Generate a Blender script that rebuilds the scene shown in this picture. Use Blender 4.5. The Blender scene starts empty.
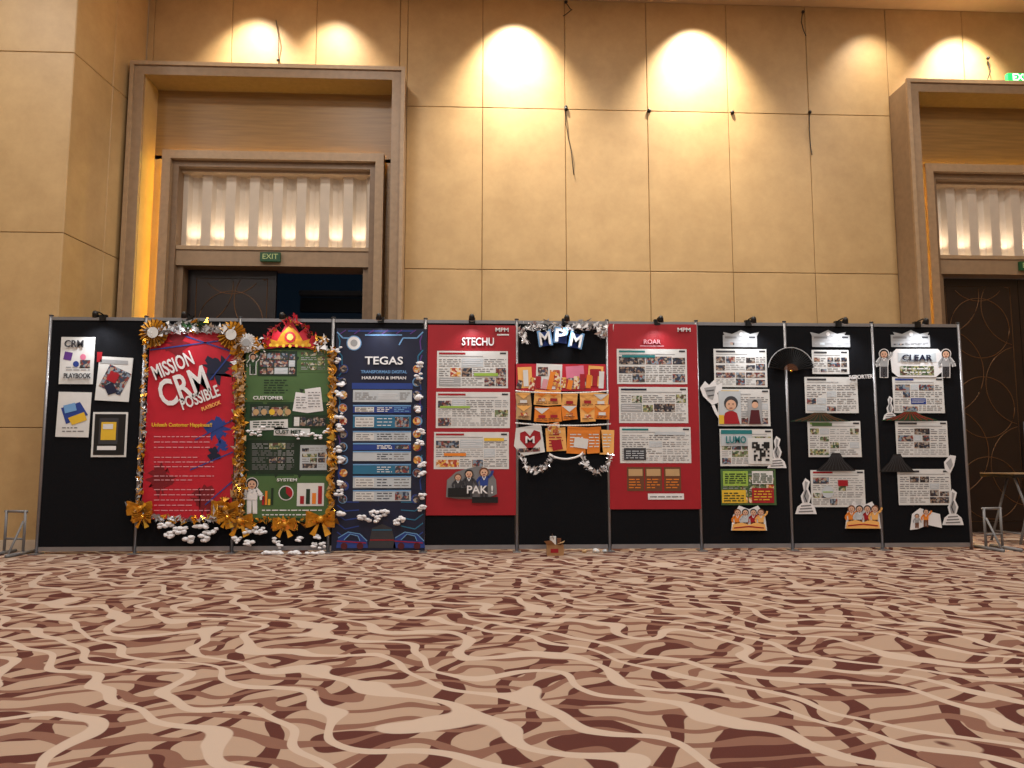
import bpy, math, random
from mathutils import Vector, Matrix, Euler
R=random.Random(7)
scene=bpy.context.scene
try:
    scene.view_settings.view_transform='Standard'
    scene.view_settings.look='None'
except Exception as e: print(e)
F=760.0; CAMZ=0.95; PITCH=math.atan(78/760); YAW=0.045
cd=bpy.data.cameras.new('camera'); cam=bpy.data.objects.new('camera',cd); scene.collection.objects.link(cam)
cam.location=(0,0,CAMZ); cam.rotation_euler=(math.pi/2+PITCH,0,-YAW)
cd.sensor_width=36; cd.lens=36*F/1024; cd.clip_end=200
scene.camera=cam
CM=Euler((math.pi/2+PITCH,0,-YAW)).to_matrix()
def W(px,py,Y):
    """survey: photo measurement -> (x,z) in metres on the wall plane y=Y"""
    d=CM@Vector(((px-512)/F,-(py-384)/F,-1)); t=Y/d.y
    return d.x*t, CAMZ+d.z*t

# ---------------- materials
MATS={}
def lin(c):
    return tuple(((v/255)/12.92 if v/255<=0.04045 else (((v/255)+0.055)/1.055)**2.4) for v in c)
def mat(name,rgb=(200,200,200),rough=0.6,metal=0,emis=0,var=0.06,scale=8,bump=0,emc=None,spec=0.5):
    if name in MATS: return MATS[name]
    m=bpy.data.materials.new(name); m.use_nodes=True; nt=m.node_tree; b=nt.nodes['Principled BSDF']
    c=lin(rgb)
    tc=nt.nodes.new('ShaderNodeTexCoord'); n=nt.nodes.new('ShaderNodeTexNoise'); n.inputs['Scale'].default_value=scale; n.inputs['Detail'].default_value=4
    nt.links.new(tc.outputs['Object'],n.inputs['Vector'])
    r=nt.nodes.new('ShaderNodeValToRGB')
    r.color_ramp.elements[0].position=0.3; r.color_ramp.elements[1].position=0.7
    r.color_ramp.elements[0].color=(*[v*(1-var) for v in c],1); r.color_ramp.elements[1].color=(*[min(1,v*(1+var)) for v in c],1)
    nt.links.new(n.outputs['Fac'],r.inputs['Fac']); nt.links.new(r.outputs['Color'],b.inputs['Base Color'])
    b.inputs['Roughness'].default_value=rough; b.inputs['Metallic'].default_value=metal
    b.inputs['Specular IOR Level'].default_value=spec
    if bump:
        bp=nt.nodes.new('ShaderNodeBump'); bp.inputs['Strength'].default_value=bump; bp.inputs['Distance'].default_value=0.01
        nt.links.new(n.outputs['Fac'],bp.inputs['Height']); nt.links.new(bp.outputs['Normal'],b.inputs['Normal'])
    if emis:
        b.inputs['Emission Color'].default_value=(*lin(emc or rgb),1); b.inputs['Emission Strength'].default_value=emis
    MATS[name]=m; return m
def photo_mat(name,cols,scale=28):
    m=bpy.data.materials.new(name); m.use_nodes=True; nt=m.node_tree; b=nt.nodes['Principled BSDF']
    tc=nt.nodes.new('ShaderNodeTexCoord'); v=nt.nodes.new('ShaderNodeTexVoronoi'); v.inputs['Scale'].default_value=scale
    sp=nt.nodes.new('ShaderNodeSeparateColor'); r=nt.nodes.new('ShaderNodeValToRGB'); r.color_ramp.interpolation='CONSTANT'
    nt.links.new(tc.outputs['Object'],v.inputs['Vector']); nt.links.new(v.outputs['Color'],sp.inputs[0]); nt.links.new(sp.outputs[0],r.inputs['Fac'])
    while len(r.color_ramp.elements)<len(cols): r.color_ramp.elements.new(0.5)
    for i,c in enumerate(cols):
        r.color_ramp.elements[i].position=i/len(cols); r.color_ramp.elements[i].color=(*lin(c),1)
    nt.links.new(r.outputs['Color'],b.inputs['Base Color']); b.inputs['Roughness'].default_value=0.45
    MATS[name]=m
photo_mat('photo_a',[(60,50,50),(160,125,105),(110,50,50),(180,175,170),(70,75,95)],50)
photo_mat('photo_b',[(50,62,85),(130,145,160),(165,145,130),(60,60,60),(130,60,55)],46)
photo_mat('photo_c',[(60,85,60),(165,160,110),(110,125,90),(190,190,180),(90,65,55)],46)
photo_mat('photo_d',[(30,30,35),(70,60,60),(140,115,98),(45,52,70),(160,155,148)],52)
photo_mat('photo_e',[(190,115,60),(220,170,80),(170,60,45),(225,205,180)],44)
C=dict(paper=(216,217,216),paper2=(190,198,204),red=(158,14,30),red2=(186,18,42),dred=(120,10,26),blue=(34,62,138),lblue=(110,160,210),navy=(13,21,50),cyan=(40,110,145),
 green=(30,66,34),dgreen=(18,44,24),lgreen=(72,104,58),yellow=(222,182,50),orange=(226,130,36),lorange=(240,180,100),grey=(120,120,122),lgrey=(160,162,165),dgrey=(55,55,60),black=(12,12,14),
 brown=(105,62,36),tan=(190,155,110),skin=(215,172,145),pink=(215,120,150),teal=(30,118,122),purple=(90,50,130),white=(228,228,230),maroon=(80,16,26),lime=(150,185,75),rose=(214,150,160))
def M(k):
    if k in MATS: return MATS[k]
    return mat(k,C[k],0.5,var=0.05)
mat('gold',(235,180,70),0.18,0.95,var=0.2,scale=20); mat('gold_leaf',(216,152,42),0.35,0.35,var=0.25,scale=20); mat('gold_dark',(120,80,24),0.35,0.5,var=0.25,scale=20); mat('silver',(215,215,220),0.25,0.8,var=0.2,scale=20)
mat('aluminium',(150,150,154),0.35,0.7,var=0.08); mat('cotton',(234,234,238),0.95,var=0.03,bump=0.5,scale=60)
mat('panel_fabric',(15,16,20),0.9,var=0.25,scale=150,bump=0.2,spec=0.15)
mat('lamp_black',(15,15,16),0.35)
mat('pearl',(235,235,235),0.25)
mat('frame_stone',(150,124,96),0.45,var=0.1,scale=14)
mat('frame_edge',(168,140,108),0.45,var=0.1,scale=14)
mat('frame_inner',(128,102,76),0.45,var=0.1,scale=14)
mat('door_wood',(30,17,14),0.35,var=0.2,scale=6)
mat('door_inlay',(120,85,55),0.35,0.5)
mat('led_cove',(255,215,80),0.5,emis=16,emc=(255,212,84))
mat('up_light',(255,240,210),0.5,emis=12,emc=(255,232,195))
mat('transom_plaster',(205,190,172),0.6,var=0.04)
mat('exit_green',(20,190,90),0.5,emis=1.0,emc=(20,190,90))
mat('exit_dim',(20,60,35),0.5,emis=0.1,emc=(20,110,50))
mat('exit_text',(230,255,230),0.5,emis=1.5)
mat('exit_text_dim',(170,180,120),0.5,emis=.2)
mat('corridor',(20,25,32),0.6,emis=0.04,emc=(60,90,120))  # faint blue glow put into the corridor surfaces, no lamp there
mat('ceiling_paint',(205,178,140),0.8,var=0.03)
mat('cardboard',(165,125,85),0.8,var=0.1,scale=20)

def wood(name,c1,c2,sx=30):
    m=bpy.data.materials.new(name); m.use_nodes=True; nt=m.node_tree; b=nt.nodes['Principled BSDF']
    tc=nt.nodes.new('ShaderNodeTexCoord'); mp=nt.nodes.new('ShaderNodeMapping'); mp.inputs['Scale'].default_value=(1.2,1.2,sx)
    n=nt.nodes.new('ShaderNodeTexNoise'); n.inputs['Scale'].default_value=1.5; n.inputs['Detail'].default_value=6
    r=nt.nodes.new('ShaderNodeValToRGB'); r.color_ramp.elements[0].position=0.3; r.color_ramp.elements[1].position=0.7
    r.color_ramp.elements[0].color=(*lin(c1),1); r.color_ramp.elements[1].color=(*lin(c2),1)
    nt.links.new(tc.outputs['Object'],mp.inputs['Vector']); nt.links.new(mp.outputs[0],n.inputs['Vector']); nt.links.new(n.outputs['Fac'],r.inputs['Fac']); nt.links.new(r.outputs['Color'],b.inputs['Base Color'])
    b.inputs['Roughness'].default_value=0.4; MATS[name]=m
wood('recess_veneer',(132,98,52),(154,116,64),22)
wood('table_top',(150,125,95),(176,150,118),2)
def wallmat():
    m=bpy.data.materials.new('wall_leather'); m.use_nodes=True; nt=m.node_tree; b=nt.nodes['Principled BSDF']
    tc=nt.nodes.new('ShaderNodeTexCoord'); n=nt.nodes.new('ShaderNodeTexNoise'); n.inputs['Scale'].default_value=2.6; n.inputs['Detail'].default_value=9; n.inputs['Roughness'].default_value=0.7
    r=nt.nodes.new('ShaderNodeValToRGB'); r.color_ramp.elements[0].position=0.25; r.color_ramp.elements[1].position=0.75
    r.color_ramp.elements[0].color=(*lin((174,142,96)),1); r.color_ramp.elements[1].color=(*lin((198,165,116)),1)
    nt.links.new(tc.outputs['Object'],n.inputs['Vector']); nt.links.new(n.outputs['Fac'],r.inputs['Fac']); nt.links.new(r.outputs['Color'],b.inputs['Base Color'])
    n2=nt.nodes.new('ShaderNodeTexNoise'); n2.inputs['Scale'].default_value=90; bp=nt.nodes.new('ShaderNodeBump'); bp.inputs['Strength'].default_value=0.15; bp.inputs['Distance'].default_value=0.003
    nt.links.new(tc.outputs['Object'],n2.inputs['Vector']); nt.links.new(n2.outputs['Fac'],bp.inputs['Height']); nt.links.new(bp.outputs['Normal'],b.inputs['Normal'])
    b.inputs['Roughness'].default_value=0.5; MATS['wall_leather']=m
wallmat()
def carpet():
    m=bpy.data.materials.new('carpet'); m.use_nodes=True; nt=m.node_tree; b=nt.nodes['Principled BSDF']; L=nt.links.new
    tc=nt.nodes.new('ShaderNodeTexCoord')
    def wave(sc,dist,dsc,rot,off):
        mp=nt.nodes.new('ShaderNodeMapping'); mp.inputs['Rotation'].default_value=(0,0,rot); mp.inputs['Location'].default_value=(off,off,0)
        w=nt.nodes.new('ShaderNodeTexWave'); w.wave_type='BANDS'; w.inputs['Scale'].default_value=sc; w.inputs['Distortion'].default_value=dist; w.inputs['Detail'].default_value=1.0; w.inputs['Detail Scale'].default_value=dsc
        L(tc.outputs['Object'],mp.inputs['Vector']); L(mp.outputs[0],w.inputs['Vector']); return w
    def thr(node,t,t2):
        r=nt.nodes.new('ShaderNodeValToRGB'); r.color_ramp.elements[0].position=t; r.color_ramp.elements[1].position=t2
        L(node.outputs['Fac'],r.inputs['Fac']); return r
    w1=thr(wave(1.3,11,1.6,0.4,3),0.68,0.73); w2=thr(wave(1.7,10,1.5,1.5,9),0.76,0.80); w3=thr(wave(1.2,12,1.3,2.3,1),0.84,0.88)
    def mix(f,a,bc):
        x=nt.nodes.new('ShaderNodeMix'); x.data_type='RGBA'; L(f.outputs['Color'],x.inputs[0])
        if isinstance(a,tuple): x.inputs[6].default_value=(*lin(a),1)
        else: L(a.outputs[2],x.inputs[6])
        x.inputs[7].default_value=(*lin(bc),1); return x
    a=mix(w1,(170,145,126),(88,50,44)); a=mix(w2,a,(128,92,78)); a=mix(w3,a,(188,168,152))
    L(a.outputs[2],b.inputs['Base Color']); b.inputs['Roughness'].default_value=0.95; b.inputs['Specular IOR Level'].default_value=0.1
    n2=nt.nodes.new('ShaderNodeTexNoise'); n2.inputs['Scale'].default_value=300; bp=nt.nodes.new('ShaderNodeBump'); bp.inputs['Strength'].default_value=0.4; bp.inputs['Distance'].default_value=0.005
    L(tc.outputs['Object'],n2.inputs['Vector']); L(n2.outputs['Fac'],bp.inputs['Height']); L(bp.outputs['Normal'],b.inputs['Normal'])
    MATS['carpet']=m
carpet()

# ---------------- mesh builder
class MB:
    def __init__(s,name): s.name=name; s.v=[]; s.f=[]; s.fm=[]; s.mats=[]; s.texts=[]; s.smooth=set()
    def mi(s,m):
        if m not in s.mats: s.mats.append(m)
        return s.mats.index(m)
    def face(s,pts,m,sm=False):
        i=len(s.v); s.v+= [tuple(p) for p in pts]; s.f.append(tuple(range(i,i+len(pts)))); s.fm.append(s.mi(m))
        if sm: s.smooth.add(len(s.f)-1)
    def add(s,vs,fs,m,sm=False):
        i=len(s.v); s.v+=[tuple(p) for p in vs]; k=s.mi(m)
        for f in fs:
            s.f.append(tuple(i+a for a in f)); s.fm.append(k)
            if sm: s.smooth.add(len(s.f)-1)
    def box(s,x0,x1,y0,y1,z0,z1,m):
        vs=[(x0,y0,z0),(x1,y0,z0),(x1,y1,z0),(x0,y1,z0),(x0,y0,z1),(x1,y0,z1),(x1,y1,z1),(x0,y1,z1)]
        s.add(vs,[(0,3,2,1),(4,5,6,7),(0,1,5,4),(1,2,6,5),(2,3,7,6),(3,0,4,7)],m)
    def obox(s,o,d,u0,u1,z0,z1,n0,n1,m):
        n=(d[1],-d[0])
        def P(u,nn,z): return (o[0]+d[0]*u+n[0]*nn,o[1]+d[1]*u+n[1]*nn,z)
        c=0.006
        vs=[P(u0,n0,z0),P(u1,n0,z0),P(u1,n0,z1),P(u0,n0,z1),P(u0,n1-c,z0),P(u1,n1-c,z0),P(u1,n1-c,z1),P(u0,n1-c,z1),
            P(u0+c,n1,z0+c),P(u1-c,n1,z0+c),P(u1-c,n1,z1-c),P(u0+c,n1,z1-c)]
        s.add(vs,[(0,3,2,1),(0,1,5,4),(1,2,6,5),(2,3,7,6),(3,0,4,7),(4,5,9,8),(5,6,10,9),(6,7,11,10),(7,4,8,11),(8,9,10,11)],m)
    def tube(s,pts,r,m,n=8,caps=True,rs=None):
        pts=[Vector(p) for p in pts]; rings=[]
        for i,p in enumerate(pts):
            t=(pts[min(i+1,len(pts)-1)]-pts[max(i-1,0)]).normalized()
            a=Vector((0,0,1)) if abs(t.z)<0.9 else Vector((1,0,0))
            u=t.cross(a).normalized(); w=t.cross(u); rr=rs[i] if rs else r
            rings.append([p+(u*math.cos(2*math.pi*k/n)+w*math.sin(2*math.pi*k/n))*rr for k in range(n)])
        vs=[q for ring in rings for q in ring]; fs=[]
        for i in range(len(rings)-1):
            for k in range(n): fs.append((i*n+k,i*n+(k+1)%n,(i+1)*n+(k+1)%n,(i+1)*n+k))
        if caps: fs.append(tuple(range(n))[::-1]); fs.append(tuple((len(rings)-1)*n+k for k in range(n)))
        s.add(vs,fs,m,True)
    def sphere(s,c,r,m,nu=8,nv=6,sq=(1,1,1),jit=0):
        vs=[];fs=[]
        for j in range(nv+1):
            for i in range(nu):
                t=math.pi*j/nv; p=2*math.pi*i/nu; q=1+R.uniform(-jit,jit)
                vs.append((c[0]+r*q*sq[0]*math.sin(t)*math.cos(p),c[1]+r*q*sq[1]*math.sin(t)*math.sin(p),c[2]+r*q*sq[2]*math.cos(t)))
        for j in range(nv):
            for i in range(nu): fs.append((j*nu+i,(j+1)*nu+i,(j+1)*nu+(i+1)%nu,j*nu+(i+1)%nu))
        s.add(vs,fs,m,True)
    def done(s,parent=None):
        lo=[min(v[i] for v in s.v) for i in range(3)]; hi=[max(v[i] for v in s.v) for i in range(3)]
        c=Vector(((lo[0]+hi[0])/2,(lo[1]+hi[1])/2,lo[2]))
        me=bpy.data.meshes.new(s.name); me.from_pydata([tuple(Vector(v)-c) for v in s.v],[],s.f)
        for k in s.mats: me.materials.append(M(k))
        for i,p in enumerate(me.polygons): p.material_index=s.fm[i]; p.use_smooth=(i in s.smooth)
        o=bpy.data.objects.new(s.name,me); scene.collection.objects.link(o); o.location=c
        if parent: setpar(o,parent)
        for t in s.texts: text(*t,parent=o)
        return o
def setpar(o,p):
    o.parent=p; o.matrix_parent_inverse=Matrix.Translation(-Vector(p.location))
def empty(name,loc):
    e=bpy.data.objects.new(name,None); e.empty_display_size=0.2; e.location=loc; scene.collection.objects.link(e); return e

YP=8.2
def text(body,px,py,wpx,hpx,m,rot,y,parent=None):
    cu=bpy.data.curves.new('lettering','FONT'); cu.body=body; cu.align_x='CENTER'; cu.align_y='CENTER'; cu.size=1; cu.offset=0.018; cu.extrude=0.003; cu.resolution_u=3
    o=bpy.data.objects.new('lettering',cu); scene.collection.objects.link(o); bpy.context.view_layer.update()
    d=o.dimensions; x,z=W(px,py,y); x2,_=W(px+wpx,py,y); _,z2=W(px,py-hpx,y)
    o.scale=((x2-x)/max(d.x,.01),(z2-z)/max(d.y,.01),1)
    o.location=(x,y,z); o.rotation_euler=(math.pi/2,-math.radians(rot),0)
    cu.materials.append(M(m))
    if parent: setpar(o,parent)
    return o
class Art(MB):
    """flat printed thing hanging on the display panels"""
    def Y(s,L): return YP-0.012-0.0025*L
    def pt(s,px,py,L=0): x,z=W(px,py,s.Y(L)); return (x,s.Y(L),z)
    def rect(s,x0,y0,x1,y1,m,L=0,rot=0,thick=0):
        cx,cz=W((x0+x1)/2,(y0+y1)/2,s.Y(L)); w=W(x1,(y0+y1)/2,s.Y(L))[0]-W(x0,(y0+y1)/2,s.Y(L))[0]; h=W((x0+x1)/2,y0,s.Y(L))[1]-W((x0+x1)/2,y1,s.Y(L))[1]
        a=math.radians(rot); ca,sa=math.cos(a),math.sin(a)
        P=[(cx+u*ca-v*sa,cz+u*sa+v*ca) for u,v in ((-w/2,-h/2),(w/2,-h/2),(w/2,h/2),(-w/2,h/2))]
        y=s.Y(L)
        if thick:
            vs=[(p[0],y,p[1]) for p in P]+[(p[0],y+thick,p[1]) for p in P]
            s.add(vs,[(0,1,2,3),(7,6,5,4),(0,4,5,1),(1,5,6,2),(2,6,7,3),(3,7,4,0)],m)
        else: s.face([(p[0],y,p[1]) for p in P],m)
    def poly(s,pts,m,L=0): s.face([s.pt(a,b,L) for a,b in pts][::-1],m)
    def disc(s,px,py,r,m,L=0,sx=1,n=20): s.poly([(px+r*sx*math.cos(2*math.pi*k/n),py+r*math.sin(2*math.pi*k/n)) for k in range(n)],m,L)
    def lines(s,x0,y0,x1,y1,n,m,L=1,t=0.35):
        st=(y1-y0)/n
        for i in range(n):
            y=y0+st*(i+.5); s.rect(x0,y-st*t/2,x1-(x1-x0)*R.choice([0,0,.1,.3]),y+st*t/2,m,L)
    def words(s,x0,y0,x1,y1,n,m,L=1,h=1.1):
        st=(y1-y0)/n
        for i in range(n):
            y=y0+st*(i+.5); x=x0; e=x1-(x1-x0)*R.choice([0,0,.1,.35])
            while x<e:
                w=R.uniform(2,7); s.rect(x,y-h/2,min(x+w,x1),y+h/2,m,L); x+=w+1.3
    def stroke(s,pts,w,m,L=1):
        for (a,b),(c,d) in zip(pts,pts[1:]):
            l=math.hypot(c-a,d-b) or 1; nx,ny=-(d-b)/l*w/2,(c-a)/l*w/2
            s.poly([(a+nx,b+ny),(c+nx,d+ny),(c-nx,d-ny),(a-nx,b-ny)],m,L)
    def T(s,body,px,py,w,h,m,rot=0,L=6): s.texts.append((body,px,py,w,h,m,rot,s.Y(L)))
    def sheet(s,x0,y0,x1,y1,base='paper',L=1,acc='red',photos=('photo_a','photo_b','photo_d'),cols=4,rows=2,rot=0,fill=.5,bar=True):
        s.rect(x0,y0,x1,y1,base,L,rot)
        w=x1-x0;h=y1-y0; top=y0+1.5
        if bar:
            s.rect(x0+2,y0+1.5,x0+w*.4,y0+3.4,acc,L+1); s.rect(x1-8,y0+1.5,x1-2,y0+3.2,'dgrey',L+1); s.lines(x0+2,y0+4.2,x1-6,y0+6.2,1,'lgrey',L+1); top=y0+7
            rows=max(1,int(rows*1.4+.5))
        cols=int(cols*1.6+.5)
        cw=(w-3)/cols; ch=(y1-1.5-top)/rows
        for j in range(rows):
            i=0
            while i<cols:
                sp=1 if R.random()<.55 or i==cols-1 else 2
                ax=x0+1.5+cw*i+.5; bx=x0+1.5+cw*(i+sp)-.5; ay=top+ch*j+.5; by=top+ch*(j+1)-.5
                q=R.random()
                if q<fill: s.rect(ax,ay+R.choice([0,0,1.2]),bx,by,R.choice(photos),L+1)
                elif q<fill+.09: s.rect(ax,ay,bx,by,R.choice([acc,'lgrey','paper2','paper2']),L+1); s.lines(ax+1,ay+1,bx-1,by-1,3,'white',L+2,.25)
                else: s.words(ax,ay,bx,by,max(2,int((by-ay)/1.9)),R.choice(['grey','grey','lgrey']),L+1,.75)
                i+=sp
    def figure(s,px,py,h,shirt='red',pants='dgrey',hair='black',L=3,skin='skin',arm=1,outline=True):
        """flat printed cartoon person; (px,py)=feet"""
        u=h/7
        def body(g,mm,LL):
            f=lambda c: mm if mm else c
            s.poly([(px-1.1*u-g,py-5*u-g),(px+1.1*u+g,py-5*u-g),(px+.9*u+g,py-2.6*u),(px-.9*u-g,py-2.6*u)],f(shirt),LL)
            s.poly([(px-.9*u-g,py-2.7*u),(px-.05*u,py-2.7*u),(px-.15*u,py+g),(px-.9*u-g,py+g)],f(pants),LL)
            s.poly([(px+.05*u,py-2.7*u),(px+.9*u+g,py-2.7*u),(px+.9*u+g,py+g),(px+.15*u,py+g)],f(pants),LL)
            s.stroke([(px-1*u,py-4.7*u),(px-1.8*u,py-3.6*u),(px-1.5*u,py-2.7*u)],.6*u+2*g,f(shirt),LL)
            s.stroke([(px+1*u,py-4.7*u),(px+1.9*u,py-(5.6 if arm else 3.6)*u),(px+2.1*u,py-(6.4 if arm else 2.7)*u)],.6*u+2*g,f(shirt),LL)
            s.disc(px,py-6*u,1.15*u+g,f(hair),LL)
        if outline: body(.8,'white',L)
        body(0,None,L+1)
        s.disc(px,py-5.85*u,.88*u,skin,L+2,n=12)
        s.disc(px-.35*u,py-5.95*u,.15*u,'black',L+3,n=6); s.disc(px+.35*u,py-5.95*u,.15*u,'black',L+3,n=6)
        s.stroke([(px-.3*u,py-5.4*u),(px+.3*u,py-5.4*u)],.18*u,'dred',L+3)
        s.stroke([(px-.4*u,py-5*u),(px,py-4.1*u),(px+.4*u,py-5*u)],.2*u,'white',L+2)
    def statue(s,px,py,h,L=3):
        """white cut-out of the fish-and-crocodile monument on a rock; (px,py)=base"""
        u=h/10
        s.poly([(px-3*u,py),(px+3*u,py),(px+2.4*u,py-2*u),(px+1.2*u,py-3*u),(px-1.2*u,py-3*u),(px-2.4*u,py-2*u)],'white',L)
        s.poly([(px-1*u,py-3*u),(px+.9*u,py-3*u),(px+1.5*u,py-5*u),(px+.6*u,py-7*u),(px+1.1*u,py-9*u),(px-.2*u,py-10*u),(px-1*u,py-8.5*u),(px-.6*u,py-6.5*u),(px-1.5*u,py-5*u)],'white',L)
        s.poly([(px-.5*u,py-3.2*u),(px+.5*u,py-3.2*u),(px+.9*u,py-5*u),(px+.1*u,py-7*u),(px+.5*u,py-8.8*u),(px-.3*u,py-9.2*u),(px-.4*u,py-6.6*u),(px-.9*u,py-5*u)],'lgrey',L+1)
        s.stroke([(px+.2*u,py-3.4*u),(px-.4*u,py-5*u),(px+.1*u,py-6.6*u)],.3*u,'dgrey',L+2)
        for k in range(3): s.stroke([(px-(2-k*.3)*u,py-(.6+k*.8)*u),(px+(2-k*.3)*u,py-(.8+k*.8)*u)],.35*u,'grey',L+1)
def tinsel(mb,pts,wpx,n,mats,y0=YP-0.03,y1=YP-0.08,lk=1.0):
    for (a,b),(c,d) in zip(pts,pts[1:]):
        k=max(2,int(n*math.hypot(c-a,d-b)))
        for i in range(k):
            t=R.random(); px=a+(c-a)*t+R.gauss(0,wpx*.25); py=b+(d-b)*t+R.gauss(0,wpx*.25); y=R.uniform(y1,y0)
            x,z=W(px,py,y); l=.012*wpx*.5*lk*R.uniform(.6,1.4)
            q=[Vector((x,y,z))+Vector((R.uniform(-1,1),R.uniform(-.6,.6),R.uniform(-1,1)))*l for _ in range(3)]
            mb.face(q,R.choice(mats))
def rosette(mb,px,py,r,m,centre='paper',y=YP-.05,n=20):
    x,z=W(px,py,y); rr=r/93
    for layer in (0,1):
        R0=rr*(1-.3*layer); yy=y-.015*layer
        for k in range(n):
            a0=2*math.pi*k/n; a1=2*math.pi*(k+.5)/n; a2=2*math.pi*(k+1)/n
            P=lambda a,q,dy:(x+q*math.cos(a),yy+dy,z+q*math.sin(a))
            mb.face([(x,yy,z),P(a0,R0,.008),P(a1,R0*1.12,-.012)],m); mb.face([(x,yy,z),P(a1,R0*1.12,-.012),P(a2,R0,.008)],'gold_dark' if 'gold' in m else m)
    n=16; mb.face([(x+rr*.42*math.cos(2*math.pi*k/n),y-.035,z+rr*.42*math.sin(2*math.pi*k/n)) for k in range(n)],centre)
def bow(mb,px,py,r,m,y=YP-.04):
    x,z=W(px,py,y); q=r/93
    for s in (-1,1):
        for w in (0.0,0.35,-.35):
            pts=[]
            for k in range(9):
                t=math.pi*k/8; pts.append((x+s*q*math.sin(t)*1.0, y-.03*math.sin(t), z+q*(w*math.sin(t)+.22*math.cos(t)*math.sin(t))))
            for (a,b) in zip(pts,pts[1:]):
                mb.face([(a[0],a[1]-.0,a[2]-.012-.1*q),(b[0],b[1],b[2]-.012-.1*q),(b[0],b[1]-.02,b[2]+.012+.1*q),(a[0],a[1]-.02,a[2]+.012+.1*q)],m)
        mb.face([(x,y-.01,z),(x+s*q*.35,y-.03,z-q*1.2),(x+s*q*.75,y-.01,z-q*1.0)],m)
    mb.sphere((x,y-.02,z),q*.25,m)
def cotton(mb,px,py,wpx,y,n=7,r=.035,fz=None):
    x0,z0=W(px,py,y); 
    for i in range(n):
        dx=R.uniform(-.5,.5)*wpx/93; q=r*R.uniform(.6,1.3)
        z=(fz+q*.7) if fz is not None else z0+R.uniform(-.03,.03)
        mb.sphere((x0+dx,y+R.uniform(-.02,.01),z),q,'cotton',10,7,(1.25,.8,.75),.14)

# ---------------- room
H=7.39
XL=W(66,190,8.5)[0]; XC=W(146,60,10)[0]; YW=10.0
SX=W(566,200,YW)[0]; SP=W(649,200,YW)[0]-SX
ZR=[0,1.30,3.52,5.79,H]; ZRL=[0,1.32,3.5,5.62,H]
pl0=W(126,190,9.55)[0]; pl1=W(402,190,9.55)[0]; PW=pl1-pl0; ZT=W(270,66,9.55)[1]
pr0=W(913,190,9.55)[0]; pr1=pr0+PW; XR=pr1+1.2
fl=MB('floor'); fl.box(-10,14,-6,13,-.1,0,'carpet'); fl.done()
ce=MB('ceiling'); ce.box(-10,14,-6,13,H,H+.1,'ceiling_paint'); ce.done()
def tiles(mb,p0,p1,us,zs,skip=None):
    d=Vector((p1[0]-p0[0],p1[1]-p0[1])); L=d.length; d=d/L; d=(d.x,d.y)
    for u0,u1 in zip(us,us[1:]):
        if u1-u0<.03: continue
        for z0,z1 in zip(zs,zs[1:]): mb.obox(p0,d,u0+.003,u1-.003,z0+.003,z1-.003,-.03,0,'wall_leather')
wb=MB('wall_back')
def cuts(a,b):
    ks=[SX+SP*k for k in range(-12,14)]; return [a]+[k for k in ks if a+.05<k<b-.05]+[b]
for a,b,zs in ((XC,pl0+.05,ZR),(pl1,pr0,ZR),(pr1,XR,ZR),(pl0+.05,pl1,[ZT,H]),(pr0,pr1,[ZT,H])):
    if b-a>.05:
        c=cuts(a,b); tiles(wb,(a,YW),(b,YW),[q-a for q in c],zs); 
        wb.box(a,b,YW+.02,YW+.2,zs[0],zs[-1],'brown')
for px in (566,649,732):
    x=W(px,110,YW)[0]; wb.sphere((x,YW-.01,5.79),.03,'lamp_black',8,6)
wb.done()
wl=MB('wall_left')
ca=Vector((XC-XL,YW-8.5)); Lc=ca.length
tiles(wl,(XL,8.5),(XC,YW),[0,Lc*.52,Lc],ZRL)
wl.face([(XL-.02,8.53,0),(XC-.02,YW+.03,0),(XC-.02,YW+.03,H),(XL-.02,8.53,H)],'brown')
tiles(wl,(-9.5,8.5),(XL,8.5),[0,1.0,2.06,3.1,XL+9.5],ZRL)
wl.box(-9.5,XL-.03,8.53,8.7,0,H,'brown'); wl.done()
wr=MB('wall_right'); tiles(wr,(XR,YW),(XR,-5),[i*1.05 for i in range(15)],ZR); wr.box(XR+.02,XR+.15,-5,YW+.2,0,H,'brown'); wr.done()
ws=MB('wall_side'); tiles(ws,(-9.5,-5),(-9.5,8.5),[i*1.05 for i in range(13)],ZR); ws.box(-9.7,-9.52,-5,8.7,0,H,'brown'); ws.done()
mat('skirting',(200,185,165),0.4)
bb=MB('baseboard_back')
for a,b in ((pl1+.01,pr0-.01),(pr1+.01,XR)): bb.box(a,b,YW-.025,YW-.002,0,.12,'skirting')
bb.done()
bb=MB('baseboard_left'); bb.box(-9.4,XL-.005,8.475,8.498,0,.12,'skirting'); bb.done()

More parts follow.
